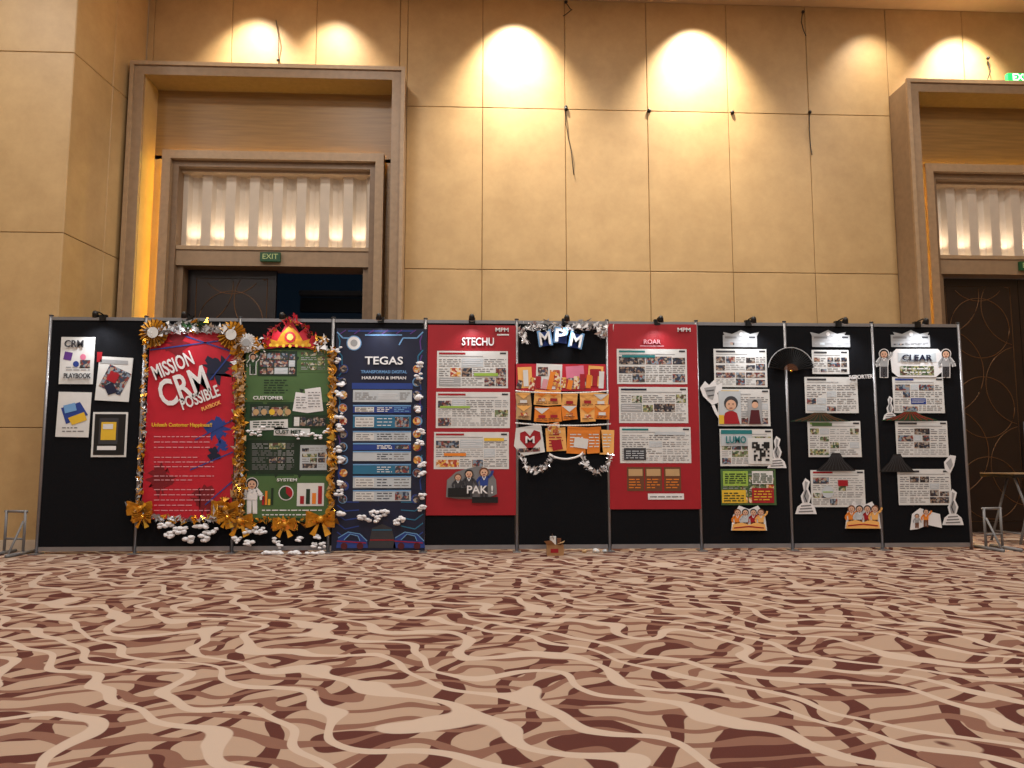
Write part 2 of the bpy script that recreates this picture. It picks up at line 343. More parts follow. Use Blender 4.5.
# ---------------- door portals
def portal(idx,x0,opened):
    e=empty('door_%d'%idx,((x0+PW/2),9.8,0)); fw=.15; x1=x0+PW
    p=MB('portal_frame')
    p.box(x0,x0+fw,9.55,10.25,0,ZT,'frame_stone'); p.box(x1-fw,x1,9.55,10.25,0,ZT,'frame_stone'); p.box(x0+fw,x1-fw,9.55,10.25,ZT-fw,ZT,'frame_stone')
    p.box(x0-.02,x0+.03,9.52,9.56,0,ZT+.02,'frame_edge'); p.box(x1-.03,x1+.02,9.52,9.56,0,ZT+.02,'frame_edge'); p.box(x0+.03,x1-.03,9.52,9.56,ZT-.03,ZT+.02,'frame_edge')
    p.box(x0+fw-.002,x0+fw+.004,9.6,10,0,ZT-fw,'wall_leather')
    p.done(e)
    i0=x0+.33; i1=x1-.27; zi=W(270,152,9.8)[1]
    q=MB('recess_panel'); q.box(x0+fw,x1-fw,9.98,10.05,zi-.05,ZT-fw,'recess_veneer')
    q.box(x0+fw,i0+.05,9.98,10.05,0,zi,'wall_leather'); q.box(i1-.05,x1-fw,9.98,10.05,0,zi,'recess_veneer'); q.done(e)
    q=MB('inner_frame'); a=.11; a2=.08
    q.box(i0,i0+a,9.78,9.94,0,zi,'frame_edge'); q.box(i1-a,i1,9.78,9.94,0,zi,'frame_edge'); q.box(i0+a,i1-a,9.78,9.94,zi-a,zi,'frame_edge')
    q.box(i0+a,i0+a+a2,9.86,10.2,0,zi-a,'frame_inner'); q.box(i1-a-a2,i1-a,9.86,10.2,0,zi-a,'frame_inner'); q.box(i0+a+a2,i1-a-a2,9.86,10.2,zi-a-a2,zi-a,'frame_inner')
    q.done(e)
    q=MB('led_cove_strip'); q.box(i0-.018,i0+.03,9.942,9.972,0.2,zi+.02,'led_cove'); q.box(i0+.03,i0+.5,9.942,9.972,zi-.02,zi+.014,'led_cove'); q.box(i0+.5,i1-.04,9.942,9.972,zi-.02,zi+.004,'led_cove'); q.done(e)
    o0=i0+a+a2; o1=i1-a-a2; zt=zi-a-a2; zb=W(270,250,10.05)[1]; zd=W(270,268,10.0)[1]
    q=MB('transom_screen')
    n=8; w=(o1-o0)/n; zt2=zt-.04
    q.box(o0,o1,9.95,10.35,zt2,zt,'frame_stone')
    for k in range(n):
        a0=o0+w*k
        for f0,f1 in ((0,.2),(.8,1)): q.face([(a0+w*f0,10.05,zb),(a0+w*f1,10.05,zb),(a0+w*f1,10.05,zt2),(a0+w*f0,10.05,zt2)],'transom_plaster')
        ps=[(a0+w*.2,10.05),(a0+w*.3,10.14),(a0+w*.5,10.17),(a0+w*.7,10.14),(a0+w*.8,10.05)]
        for (ax,ay),(bx,by) in zip(ps,ps[1:]): q.face([(ax,ay,zb),(bx,by,zb),(bx,by,zt2),(ax,ay,zt2)],'transom_plaster')
        q.box(a0+w*.4,a0+w*.6,10.06,10.1,zb+.003,zb+.02,'up_light')
    q.done(e)
    for k in range(n):
        d=bpy.data.lights.new('uplighter','SPOT'); d.energy=15; d.color=(1,.85,.66); d.shadow_soft_size=.015; d.spot_size=math.radians(62); d.spot_blend=1
        o=bpy.data.objects.new('uplighter',d); scene.collection.objects.link(o); o.location=(o0+w*(k+.5),10.04,zb+.03); o.rotation_euler=Vector((0,.24,1)).to_track_quat('-Z','Y').to_euler(); setpar(o,e)
    q=MB('door_header'); q.box(o0,o1,9.9,10.3,zd,zb,'frame_stone'); q.box(o0,o1,9.88,9.9,zb-.05,zb,'frame_edge'); q.done(e)
    q=MB('exit_sign'); xm=(o0+o1)/2-.02; q.box(xm-.13,xm+.13,9.84,9.88,zd+.05,zd+.17,'exit_dim'); s=q.done(e)
    t=bpy.data.curves.new('exit_lettering','FONT'); t.body='EXIT'; t.size=.1; t.align_x='CENTER'; t.align_y='CENTER'; t.materials.append(M('exit_text_dim')); to=bpy.data.objects.new('exit_lettering',t); scene.collection.objects.link(to); to.location=(xm,9.836,zd+.11); to.rotation_euler=(math.pi/2,0,0); setpar(to,e)
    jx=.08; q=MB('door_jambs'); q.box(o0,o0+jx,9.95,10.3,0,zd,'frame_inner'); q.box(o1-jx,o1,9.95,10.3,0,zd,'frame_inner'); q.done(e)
    m=(o0+o1)/2
    def leaf(nm,a,b):
        l=MB(nm); l.box(a+.004,b-.004,10.12,10.18,.01,zd-.01,'door_wood')
        def arc(cx,cz,r,t0,t1,nn=36):
            pts=[]
            for k in range(nn+1):
                t=math.radians(t0+(t1-t0)*k/nn); X=cx+r*math.cos(t); Z=cz+r*math.sin(t)
                if a+.12<X<b-.12 and .15<Z<zd-.12: pts.append((X,10.117,Z))
                else:
                    if len(pts)>1: l.tube(pts,.006,'door_inlay',5)
                    pts=[]
            if len(pts)>1: l.tube(pts,.006,'door_inlay',5)
        for cz in (.6,1.7,2.8,3.6):
            arc((a+b)/2,cz,.42,0,360); arc(a,cz+.5,.6,-90,90); arc(b,cz+.3,.55,90,270)
        l.tube([(a+.12,10.117,.15),(b-.12,10.117,.15),(b-.12,10.117,zd-.12),(a+.12,10.117,zd-.12),(a+.12,10.117,.15)],.006,'door_inlay',5)
        hx=(b-.07) if a<m-.1 else (a+.07)
        l.tube([(hx,10.08,.85),(hx,10.08,1.5)],.014,'aluminium')
        l.done(e)
    leaf('leaf_left',o0+jx,m)
    if opened:
        l=MB('leaf_right_open'); l.box(o1-jx-.05,o1-jx,10.3,11.2,.01,zd-.01,'door_wood'); l.done(e)
        c=MB('corridor'); c.box(m-1.2,o1+.8,12,12.1,0,4.2,'corridor'); c.box(m-1.2,m-1.1,10.35,12,0,4.2,'corridor'); c.box(o1+.7,o1+.8,10.35,12,0,4.2,'corridor'); c.box(m-1.2,o1+.8,10.35,12,4.1,4.2,'corridor')
        c.box(m-.1,o1,11.8,11.99,3.55,3.62,'grey'); c.box(m-.1,o1,11.9,11.99,3.3,3.52,'dgrey'); c.done(e)
    else: leaf('leaf_right',m,o1-jx)
    return e
portal(1,pl0,True); portal(2,pr0,False)
z=ZT+.02; x=W(1021,84,9.6)[0]; q=MB('exit_sign'); q.box(x-.19,x+.19,9.58,9.64,z+.01,z+.14,'exit_green'); q.box(x-.2,x+.2,9.575,9.645,z-.0,z+.012,'aluminium'); so=q.done()
t=bpy.data.curves.new('exit_lettering','FONT'); t.body='EXIT'; t.size=.13; t.align_x='CENTER'; t.align_y='CENTER'; t.offset=.003; t.materials.append(M('exit_text')); to=bpy.data.objects.new('exit_lettering',t); scene.collection.objects.link(to); to.location=(x,9.575,z+.078); to.rotation_euler=(math.pi/2,0,0); setpar(to,so)

# ---------------- display panels
X0=W(36,553,YP)[0]; X10=W(972,549,YP)[0]; S=(X10-X0)/10; ZP=2.5
for i in range(10):
    a=X0+S*i; b=a+S
    p=MB('display_panel')
    p.box(a+.02,b-.02,YP,YP+.02,.06,ZP-.04,'panel_fabric')
    p.box(a+.02,b-.02,YP-.008,YP+.03,.03,.075,'aluminium'); p.box(a+.02,b-.02,YP-.008,YP+.03,ZP-.045,ZP-.01,'aluminium')
    cols=[a]+([b] if i==9 else [])
    for c in cols:
        p.tube([(c,YP+.01,0),(c,YP+.01,ZP)],.019,'aluminium',8)
        p.tube([(c,YP+.01,ZP),(c,YP+.01,ZP+.012)],.023,'dgrey',8)
    p.box(a-.04,a+.04,YP-.08,YP+.1,0,.012,'aluminium')
    p.done()
lx=[103,190,286,381,472,565,657,748,838,917]
for i,px in enumerate(lx):
    x=W(px,322,YP)[0]
    l=MB('clamp_lamp'); l.box(x-.035,x+.035,YP-.015,YP+.035,ZP-.05,ZP+.016,'lamp_black')
    l.tube([(x,YP+.01,ZP),(x,YP-.02,ZP+.02),(x,YP-.12,ZP+.025),(x,YP-.16,ZP+.01)],.008,'lamp_black')
    l.tube([(x,YP-.185,ZP+.02),(x,YP-.175,ZP+.005),(x,YP-.155,ZP-.035)],.03,'lamp_black',12,rs=[.018,.028,.036]); l.tube([(x,YP-.154,ZP-.036),(x,YP-.152,ZP-.039)],.03,'white',12)
    o=l.done()
    ld=bpy.data.lights.new('bulb','SPOT'); ld.energy=8 if i not in (0,7,8,9) else 20; ld.spot_size=math.radians(130); ld.spot_blend=.9; ld.color=(.95,.97,1); ld.shadow_soft_size=.03
    lo=bpy.data.objects.new('bulb',ld); scene.collection.objects.link(lo); lo.location=(x,YP-.17,ZP-.05); lo.rotation_euler=(Vector((0,.22,-1)).to_track_quat('-Z','Y')).to_euler(); setpar(lo,o)

# ---- panel 1 : four sheets
a=Art('poster_sheet'); a.rect(60,337,94,384,'paper',0,thick=.006); a.words(66,366,90,371,2,'lgrey',1); a.rect(64,352,72,360,'purple',1,-10); a.disc(83,357,3,'pink',1); a.disc(76,364,3,'blue',1); a.rect(80,360,90,368,'photo_b',1)
a.T('CRM',74,344,19,7,'dgrey'); a.T('PLAYBOOK',77,376,27,5,'dgrey'); a.done()
a=Art('poster_sheet'); a.rect(97,357,131,401,'paper',0,-3,thick=.006); a.rect(103,368,127,392,'photo_b',1,-25); a.rect(108,372,118,382,'red',2,-25); a.poly([(104,386),(112,382),(118,392),(108,395)],'navy',2); a.rect(97,352,102,362,'red',1); a.rect(100,360,128,364,'lgrey',1,-3); a.done()
a=Art('poster_sheet'); a.rect(57,392,90,437,'paper',0,-1,thick=.006); a.poly([(61,408),(80,402),(88,415),(66,424)],'blue',1); a.rect(64,404,76,412,'lblue',2,15); a.poly([(68,418),(84,412),(87,420),(72,425)],'yellow',2); a.words(62,426,84,433,2,'grey',1); a.done()
a=Art('poster_sheet'); a.rect(92,412,127,457,'paper',0,thick=.006); a.rect(94,414,125,455,'black',1); a.rect(99,418,118,444,'dgrey',2); a.rect(101,422,116,440,'yellow',3); a.rect(103,424,113,429,'paper',4); a.rect(97,446,116,450,'white',2); a.done()

# ---- panel 2 : red CRM poster
a=Art('crm_poster'); a.rect(146,330,235,518,'red2',0,thick=.004)
def splash(a,cx,cy,r,m,L,n=22,seed=1):
    q=random.Random(seed); a.poly([(cx+r*q.uniform(.35,1.25)*math.cos(2*math.pi*k/n),cy+r*q.uniform(.35,1.25)*math.sin(2*math.pi*k/n)) for k in range(n)],m,L)
splash(a,219,368,15,'navy',1,30,4); splash(a,217,430,12,'blue',1,34,2); splash(a,222,445,8,'blue',1,26,9); splash(a,214,455,7,'navy',2,24,5); splash(a,178,345,13,'dred',1,24,6); splash(a,160,480,16,'dred',1,30,7); splash(a,205,500,14,'dred',1,30,8)
for (p,q) in (((195,440),(233,420)),((190,470),(233,452)),((150,350),(225,340)),((210,380),(234,350)),((205,505),(234,480)),((185,336),(233,352))): a.stroke([p,q],1.2,'blue',3)
a.T('MISSION',173,366,42,15,'white',24); a.T('CRM',184,388,50,28,'white',22); a.T('POSSIBLE',200,398,40,12,'white',22); a.T('PLAYBOOK',211,406,20,4,'lorange',22)
a.T('Unleash Customer Happiness!!',182,425,60,5,'yellow',0)
for y0,y1,n in ((434,450,3),(455,469,3),(474,482,2),(487,513,5)): a.words(154,y0,214,y1,n,'rose',4,.9)
a.done()
t=MB('tinsel_garland'); tinsel(t,[(146,331),(190,328),(236,331)],8,3,['silver','white','lgrey'])
tinsel(t,[(146,331),(143,430),(138,512)],5,1.8,['silver','lgrey','gold','gold_leaf']); tinsel(t,[(237,340),(239,430),(238,505)],8,3,['gold','gold_leaf','gold_dark','silver','tan'])
tinsel(t,[(140,518),(185,520),(232,518)],6,2.2,['silver','gold','lgrey']); t.done()
g=MB('gold_rosette'); rosette(g,154,333,13,'gold_leaf'); g.done()
g=MB('gold_rosette'); rosette(g,232,335,13,'gold_leaf'); g.done()
g=MB('gold_rosette'); rosette(g,247,343,9,'white','lgrey'); g.done()
for x,y,s_,m2 in ((141,508,12,'gold'),(226,508,13,'gold')):
    g=MB('gold_bow'); bow(g,x,y,s_,'gold_leaf'); bow(g,x+2,y+9,9,m2,YP-.07); tinsel(g,[(x-8,y),(x+10,y+4)],9,3,['gold','gold_leaf','silver','gold_dark']); tinsel(g,[(x-2,y-8),(x+2,y+14)],9,2,['gold','gold_leaf','gold_dark']); g.done()
t=MB('tinsel_garland'); tinsel(t,[(185,326),(205,324)],8,3,['gold','dgreen','green']); t.done()
c=MB('cotton_cloud')
for x,y,w in ((165,526,12),(182,530,16),(200,525,14),(211,531,12),(206,538,10),(170,535,10),(188,539,10)): cotton(c,x,y,w,YP-.05,9,.024)
c.done()

# ---- panel 3 : green poster
a=Art('customer_journey_poster'); a.rect(243,347,331,521,'green',0,thick=.004)
a.rect(246,350,329,402,'lgreen',1); a.rect(246,404,329,437,'green',1); a.rect(246,440,329,474,'dgreen',1); a.rect(246,476,329,518,'lgreen',1)
for k in range(26): a.poly([(x_:=R.uniform(248,322),y_:=R.uniform(352,510)),(x_+5,y_+1),(x_+2,y_+5)],R.choice(['dgreen','green','lgreen']),1.3)
a.sheet(258,351,297,376,'dgreen',2,'paper',('photo_a','photo_d','photo_b'),3,3,0,.9,False); a.sheet(299,350,327,372,'lgreen',2,'green',('photo_c',),2,4,0,.3,False)
a.rect(262,377,290,400,'lgreen',2,0); a.words(264,379,288,394,6,'dgreen',3)
a.rect(294,393,309,412,'white',2,-8); a.words(296,396,307,409,5,'grey',4,.8); a.rect(306,388,322,412,'white',3,8); a.words(308,391,320,408,6,'grey',5,.8)
a.figure(253,374,20,'green','dgreen','black',3); a.sheet(250,404,290,418,'dgreen',2,'yellow',('photo_c','photo_a'),4,1,0,.7,False)
for k in range(5): a.disc(256+k*8,412,3,R.choice(['yellow','orange','tan']),4,n=12)
a.T('CUSTOMER',268,398,30,3.5,'white'); a.rect(250,420,288,430,'paper',3,3); a.words(253,421,284,428,3,'dgreen',4)
a.rect(274,428,310,436,'paper',3,-2); a.T('CUST MET',288,432,26,4,'dgreen',0,8); a.sheet(292,415,327,428,'dgreen',3,'paper',('photo_c','photo_d'),3,1,0,.8,False)
a.sheet(250,441,296,472,'dgreen',2,'lgreen',('photo_c','photo_d'),3,4,0,.3,False); a.sheet(300,445,327,470,'paper2',2,'dgreen',('photo_c','photo_d'),2,4,0,.5,False)
a.figure(252,513,34,'white','white','black',3,arm=0)
for k,h in enumerate((9,14,6,17)): a.rect(262+k*3,505-h,264.3+k*3,505,['red','orange','yellow','dgreen'][k],4)
a.disc(286,493,7.5,'white',3); a.disc(286,493,6.5,'green',4)
a.poly([(286,493)]+[(286+6.5*math.cos(t*.3-1.6),493+6.5*math.sin(t*.3-1.6)) for t in range(9)],'red',5)
a.rect(297,483,324,506,'paper',3); 
for k,h in enumerate((8,15,11,18)): a.rect(300+k*6,504-h,304+k*6,504,['red','dgreen','orange','red'][k],4)
a.words(262,508,326,517,2,'white',3)
a.T('SYSTEM',287,480,20,3,'white'); a.done()
g=MB('gold_ribbon_border')
for xa,xb in ((240,241),(333,330)):
    pts=[]
    for k in range(60):
        y=349+k*172/59; pts.append((xa+(xb-xa)*k/59+2.6*math.sin(k*1.1),y))
    for k,((x1_,y1_),(x2_,y2_)) in enumerate(zip(pts,pts[1:])):
        A=W(x1_-2.2,y1_,YP-.03);B=W(x2_-2.2,y2_,YP-.03);Cc=W(x2_+2.2,y2_,YP-.05);D=W(x1_+2.2,y1_,YP-.05); d=.02*math.sin(k*1.1)
        g.face([(A[0],YP-.03+d,A[1]),(B[0],YP-.03+d,B[1]),(Cc[0],YP-.05-d,Cc[1]),(D[0],YP-.05-d,D[1])],'gold_leaf')
tinsel(g,[(241,350),(241,520)],6,2.2,['gold','tan','gold_leaf','gold_dark']); tinsel(g,[(332,350),(331,518)],6,2.2,['gold','tan','gold_leaf','gold_dark'])
tinsel(g,[(262,350),(243,347)],6,2,['gold','white']); tinsel(g,[(318,350),(333,350)],6,2,['gold','white']); tinsel(g,[(244,520),(330,520)],5,1.4,['gold','gold_leaf']); g.done()
for x,y,r in ((240,521,13),(285,524,11),(321,519,14)):
    g=MB('gold_bow'); bow(g,x,y,r,'gold_leaf'); tinsel(g,[(x-r,y+2),(x+r,y+2)],7,2.5,['gold','orange','gold_leaf','gold_dark']); g.done()
g=Art('crown_ornament')
g.poly([(266,349),(263,334),(271,339),(274,327),(281,333),(290,317),(299,333),(306,327),(309,339),(317,334),(314,349),(290,346)],'red2',12)
g.poly([(272,347),(270,339),(277,341),(281,334),(290,325),(299,334),(303,341),(310,339),(308,347),(290,344)],'gold_leaf',14)
g.disc(290,337,5.5,'red2',16); g.disc(290,337,3.3,'lorange',18)
for k in range(-3,4): g.disc(290+k*6.5,346-abs(k)*.3,1.7,'yellow',17,n=8)
tinsel(g,[(264,344),(272,330),(290,318),(308,330),(316,344)],6,1.4,['red2','gold','red2','dred'],YP-.05,YP-.09)
for s in (-1,1): tinsel(g,[(290+s*24,346),(290+s*36,338)],7,2,['gold','gold_leaf','white'])
g.done()
c=MB('cotton_cloud')
for x,y,w in ((250,530,14),(236,540,12),(246,543,14),(262,531,10)): cotton(c,x,y,w,YP-.05,7,.02)
c.done()
c=MB('cotton_tuft')
for x,w in ((268,10),(285,22),(300,18),(318,10)): cotton(c,x,550,w,YP-.13,8,.024,fz=0)
c.done()
c=MB('cotton_cloud')
for k,(x,y) in enumerate(((276,541),(280,547),(300,540),(318,538),(314,545),(322,545))): cotton(c,x,y,5,YP-.04,6,.017)
c.done()
c=MB('cotton_garland'); 
for x,y in ((250,432),(258,434),(304,434),(318,436),(326,432),(262,430),(296,436),(311,434)): cotton(c,x,y,6,YP-.05,5,.015)
c.done()

# ---- panel 4 : navy robot poster
a=Art('robot_theme_poster'); a.rect(334,327,426,549,'navy',0,thick=.004)
for s_,x in ((1,337),(-1,423)):
    a.stroke([(x,332),(x+s_*6,338),(x+s_*20,338),(x+s_*24,345)],1.3,'lblue',1)
    a.stroke([(x,350),(x+s_*5,356),(x+s_*5,372),(x,378)],1.2,'cyan',1)
    for k in range(5): a.stroke([(x,496+k*9),(x+s_*8,502+k*9),(x+s_*22,502+k*8)],1.1,R.choice(['cyan','blue','blue']),1)
    for k in range(8): a.stroke([(x+s_*1,335+k*20),(x+s_*3,341+k*20),(x+s_*2,350+k*20)],1.2,R.choice(['cyan','blue','purple']),1)
a.stroke([(348,331),(415,331)],1.4,'blue',1); a.stroke([(365,335),(402,335)],1.2,'lblue',1)
for k in range(6): a.stroke([(340+k*14,334),(346+k*14,330)],1,'purple',1.5)
a.disc(354,343,7.5,'lblue',2); a.disc(354,343,6.5,'white',3); a.disc(354,343,3.5,'lgrey',4)
a.T('TEGAS',384,361,38,8,'white'); a.T('TRANSFORMASI DIGITAL',384,372,46,3,'lblue'); a.T('HARAPAN & IMPIAN',384,378,44,3,'white')
a.rect(352,383,413,389,'blue',2)
a.sheet(353,390,412,402,'paper2',2,'blue',('photo_b','photo_d'),3,1,0,.6,False)
for i_,(y0,y1) in enumerate(((405,413),(415,428),(431,441),(443,450),(451,461),(464,474),(476,488),(490,501))):
    m_=['blue','cyan','paper2','blue','paper2','cyan','paper2','paper2'][i_]
    a.rect(353,y0,411,y1,m_,2); a.rect(353,y0,411,y0+1.3,'lblue',3)
    if R.random()<.7: a.rect(355,y0+2,374,y1-1,'paper',3); a.words(356,y0+2.5,373,y1-1.2,3,'grey',4,.7)
    a.words(377,y0+2,392,y1-1,3,'navy' if m_=='paper2' else 'white',3,.8)
    if i_%2: a.rect(395,y0+2,409,y1-1,'photo_b',3)
    else: a.words(394,y0+2,409,y1-1,3,'grey' if m_=='paper2' else 'lblue',3,.8)
for k in range(11):
    y=369+k*13
    for x in (343,417):
        if R.random()<.88:
            a.disc(x+R.uniform(-1.5,1.5),y,4.6,R.choice(['lblue','blue']),3,n=14); a.disc(x+R.uniform(-.5,.5),y,4,R.choice(['photo_a','photo_b','photo_d','photo_e']),4,n=14)
for s_,cx in ((1,352),(-1,409)):
    a.poly([(cx-16,548),(cx-14,538),(cx-4,532),(cx+8,534),(cx+15,541),(cx+16,548)],'blue',2); a.poly([(cx-8,540),(cx-2,534),(cx+6,536),(cx+8,541)],'navy',3); a.stroke([(cx-8,540),(cx-2,534),(cx+6,536),(cx+8,541)],.8,'lblue',4); a.disc(cx-8,546,3.4,'maroon',4); a.disc(cx+8,546,3.4,'maroon',4); a.stroke([(cx-15,541),(cx+14,543)],1,'red',4); a.stroke([(cx-14,538),(cx-4,532),(cx+8,534),(cx+15,541)],.9,'lblue',4)
a.poly([(368,548),(372,528),(382,524),(392,528),(396,548)],'dgrey',2); a.stroke([(372,530),(392,530)],1,'cyan',3); a.stroke([(370,540),(394,540)],1,'red',3)
a.done()
c=MB('cotton_cloud')
for x,y in ((361,516),(366,518),(378,519),(374,514),(396,522),(401,519),(385,512)): cotton(c,x,y,6,YP-.05,6,.02)
for k in range(16):
    y=350+k*11
    if k%3!=2: cotton(c,338+R.uniform(-1.5,2.5),y,6,YP-.05,6,.021)
    if k%3!=0: cotton(c,421+R.uniform(-3,1),y+4,6,YP-.05,6,.021)
c.done()

# ---- panel 5 : red banner with three boards
a=Art('red_banner'); a.rect(427,324,516,514,'red',0,thick=.004)
a.T('MPM',502,330,13,4,'white'); a.rect(497,334,509,335.5,'white',2); a.T('STECHU',478,342,32,8,'white')
a.sheet(437,351,508,388,'paper',1,'red',('photo_a','photo_e','photo_d'),4,2,0,.35); a.sheet(436,392,510,428,'paper',1,'red',('photo_a','photo_c'),3,2,0,.25); a.sheet(434,432,509,469,'paper',1,'red',('photo_b','photo_a','photo_e'),4,2,0,.3)
a.rect(474,373,498,376,'lime',4); a.rect(440,406,470,408,'lime',4); a.rect(484,438,504,441,'yellow',4); a.rect(444,453,466,456,'orange',4)
a.poly([(446,497),(447,480),(456,472),(466,469),(478,466),(490,470),(496,480),(497,494),(486,499),(458,499)],'grey',3)
a.figure(458,496,22,'dgrey','dgrey','brown',4,arm=0,outline=False); a.figure(469,497,27,'dgrey','dgrey','black',8,arm=0,outline=False); a.figure(484,497,29,'blue','dgrey','brown',4,outline=False)
a.rect(448,488,470,497,'black',13); a.T('PAK !',480,490,26,8,'white',0,16); a.rect(472,497,498,503,'black',9); a.done()

# ---- panel 6 : black with letters, envelopes
t=MB('silver_tinsel_garland'); tinsel(t,[(523,328),(545,325),(565,329),(588,325),(608,328)],7,2.2,['silver','white','lgrey']); tinsel(t,[(521,330),(526,342)],6,2,['silver','white']); tinsel(t,[(606,328),(600,338)],6,2,['silver','white'])
tinsel(t,[(520,455),(527,467),(537,472),(547,466),(552,456)],5,2.4,['silver','white','white']); tinsel(t,[(582,456),(588,468),(597,473),(606,468),(611,456)],5,2.4,['silver','white','white']); t.done()
a=Art('letter_cutouts')
for ch,x,y,r in (('M',545,339,8),('P',560,336,-4),('M',576,341,-12)):
    a.rect(x-7,y-7,x+7,y+7,'blue',1,r); a.T(ch,x,y,14,16,'lblue',r,26); a.T(ch,x,y,11,13,'white',r,29)
a.done()
a=Art('red_collage'); a.rect(515,364,606,391,'red2',0,0,thick=.004)
a.rect(518,367,532,388,'lorange',1,3); a.rect(536,364,562,389,'paper',1,-2); a.rect(538,367,548,376,'photo_a',2); a.rect(550,370,560,386,'photo_e',2); a.rect(566,366,584,378,'pink',1,4); a.rect(568,378,586,389,'photo_a',2); a.rect(588,366,603,386,'lorange',1,-4); a.rect(590,369,601,376,'red',2)
for k in range(14): a.rect(517+k*6.3,R.uniform(368,382),522+k*6.3,R.uniform(386,390),R.choice(['paper','orange','red','rose','paper2','photo_a','photo_e']),3,R.uniform(-14,14))
a.done()
a=Art('envelope_row'); 
for r_,(y0,y1) in enumerate(((392,407),(405,421))):
    for k in range(6):
        x=517+k*15.5+R.uniform(-2,2); c_=R.choice(['orange','lorange','orange','tan','lorange']); ro=R.uniform(-9,9); yy=y0+R.uniform(-2,2)
        a.rect(x,yy,x+15,yy+15,c_,2+r_*3+k%2,ro); a.poly([(x,yy+1),(x+15,yy+1),(x+7.5,yy+7)],R.choice(['lorange','orange','paper']),4+r_*3+k%2); a.rect(x+4,yy+8,x+11,yy+11,R.choice(['paper','red','photo_e']),7+r_*3); a.words(x+2,yy+11,x+13,yy+14,2,'brown',7+r_*3,.6)
a.done()
a=Art('heart_card'); a.poly([(516,428),(541,424),(545,452),(522,456),(514,446)],'paper',2)
a.poly([(530,451),(520,440),(520,433),(525,431),(530,436),(534,430),(540,432),(541,439)],'red',3); a.T('M',530,440,9,7,'white',0,6); a.rect(517,448,540,452,'photo_a',3,3); a.done()
a=Art('orange_card_row'); 
for x,w,c_,ro in ((546,20,'lorange',3),(567,19,'orange',-3),(586,16,'orange',4),(600,14,'lorange',-2)): a.rect(x,428+R.uniform(-2,2),x+w,453+R.uniform(-2,2),c_,2+(x%2),ro); a.words(x+3,433,x+w-3,448,5,R.choice(['brown','red','paper']),5)
a.rect(548,423,560,434,'photo_e',6,10); a.rect(574,438,588,448,'paper',6,-8); a.rect(552,440,562,450,'red',6,12); a.done()
g=MB('pearl_garland')
def pearls(p0,p1,sag,n,r=.012):
    for k in range(n+1):
        t=k/n; px=p0[0]+(p1[0]-p0[0])*t; py=p0[1]+(p1[1]-p0[1])*t+sag*4*t*(1-t); x,z=W(px,py,YP-.05)
        g.sphere((x,YP-.05,z),r,'pearl',8,6)
pearls((550,455),(581,455),4,22); pearls((516,391),(608,391),2,60,.009); pearls((516,423),(610,424),2,60,.009)
g.done()

# ---- panel 7 : red banner
a=Art('red_banner'); a.rect(609,323,699,508,'red',0,thick=.004)
a.T('MPM',684,330,13,4,'white'); a.T('ROAR',652,342,17,4.5,'rose'); a.rect(640,345.5,664,346.5,'rose',1)
a.sheet(617,349,687,384,'paper',1,'teal',('photo_b','photo_d'),3,2,0,.35); a.sheet(619,387,688,423,'paper',1,'navy',('photo_b','photo_c','photo_d'),4,2,0,.55); a.sheet(620,427,691,463,'paper',1,'teal',('photo_b',),3,3,0,.2)
a.rect(622,355,655,357.5,'teal',4); a.rect(624,448,646,460,'dgrey',4); a.words(626,450,644,459,4,'paper2',5,.8); a.rect(655,432,685,435,'paper2',4)
for x in (627,645,664): a.rect(x,467,x+17,491,'brown',1); a.rect(x+1.5,469,x+15.5,476,'tan',2); a.words(x+2,478,x+15,489,4,'orange',2,1)
a.rect(648,493.5,684,499.5,'white',2); a.words(650,495,682,498.5,1,'grey',3); a.done()

# ---- panels 8-10 : white sheets and cut-outs
def column(nm,rows):
    a=Art(nm)
    for r in rows: a.sheet(*r[:4],base=r[4],L=1,acc=r[5],photos=r[6],cols=r[7],rows=r[8],rot=0,fill=r[9])
    return a
a=column('lumo_sheets',[(723,335,757,347,'lgrey','grey',('photo_d','photo_b'),4,1,.5),(714,349,767,387,'paper','dgrey',('photo_a','photo_b','photo_d'),3,3,.5),
 (718,389,770,426,'paper','yellow',('photo_a','photo_e','photo_d'),3,3,.4),(720,429,773,466,'paper','teal',('photo_c','photo_b'),3,3,.3),(721,469,776,505,'lgreen','green',('photo_c','photo_e'),4,3,.4)])
a.rect(719,391,741,424,'paper2',4); a.disc(731,403,7,'dgrey',5); a.disc(731,405,5.2,'skin',6); a.disc(729,404,.7,'black',7,n=8); a.disc(733,404,.7,'black',7,n=8); a.stroke([(729.5,408),(732.5,408)],.8,'dred',7); a.poly([(722,424),(725,413),(729,411),(733,411),(737,413),(740,424)],'red',5); a.rect(719,415,724,424,'yellow',6)
a.rect(748,399,762,424,'lgrey',4); a.disc(755,405,3.2,'skin',5); a.disc(755,403,3.2,'black',4.5); a.poly([(749,424),(751,410),(759,410),(761,424)],'maroon',5)
a.rect(721,430,752,446,'paper2',4); a.rect(721,430,752,434,'teal',5); a.T('LUMO',736,440,20,7,'teal',0,9); a.rect(748,438,772,464,'paper',5)
for i in range(9):
    for j in range(9):
        if R.random()<.5 or (i<3 and j<3 and not(i==1 and j==1)) or (i>5 and j<3): a.rect(752+i*1.95,442+j*2.1,753.95+i*1.95,444.1+j*2.1,'black',7)
a.rect(723,471,748,486,'lime',4); a.words(725,473,746,484,5,'dgreen',5); a.rect(752,488,774,503,'red',4); a.words(754,490,772,501,4,'yellow',5); a.rect(722,490,746,503,'yellow',4); a.words(724,492,744,502,4,'dgreen',5); a.rect(752,471,773,484,'paper',4); a.words(753,473,772,483,5,'green',5)
a.done()
a=Art('monument_cutout'); a.statue(777,468,32); a.done()
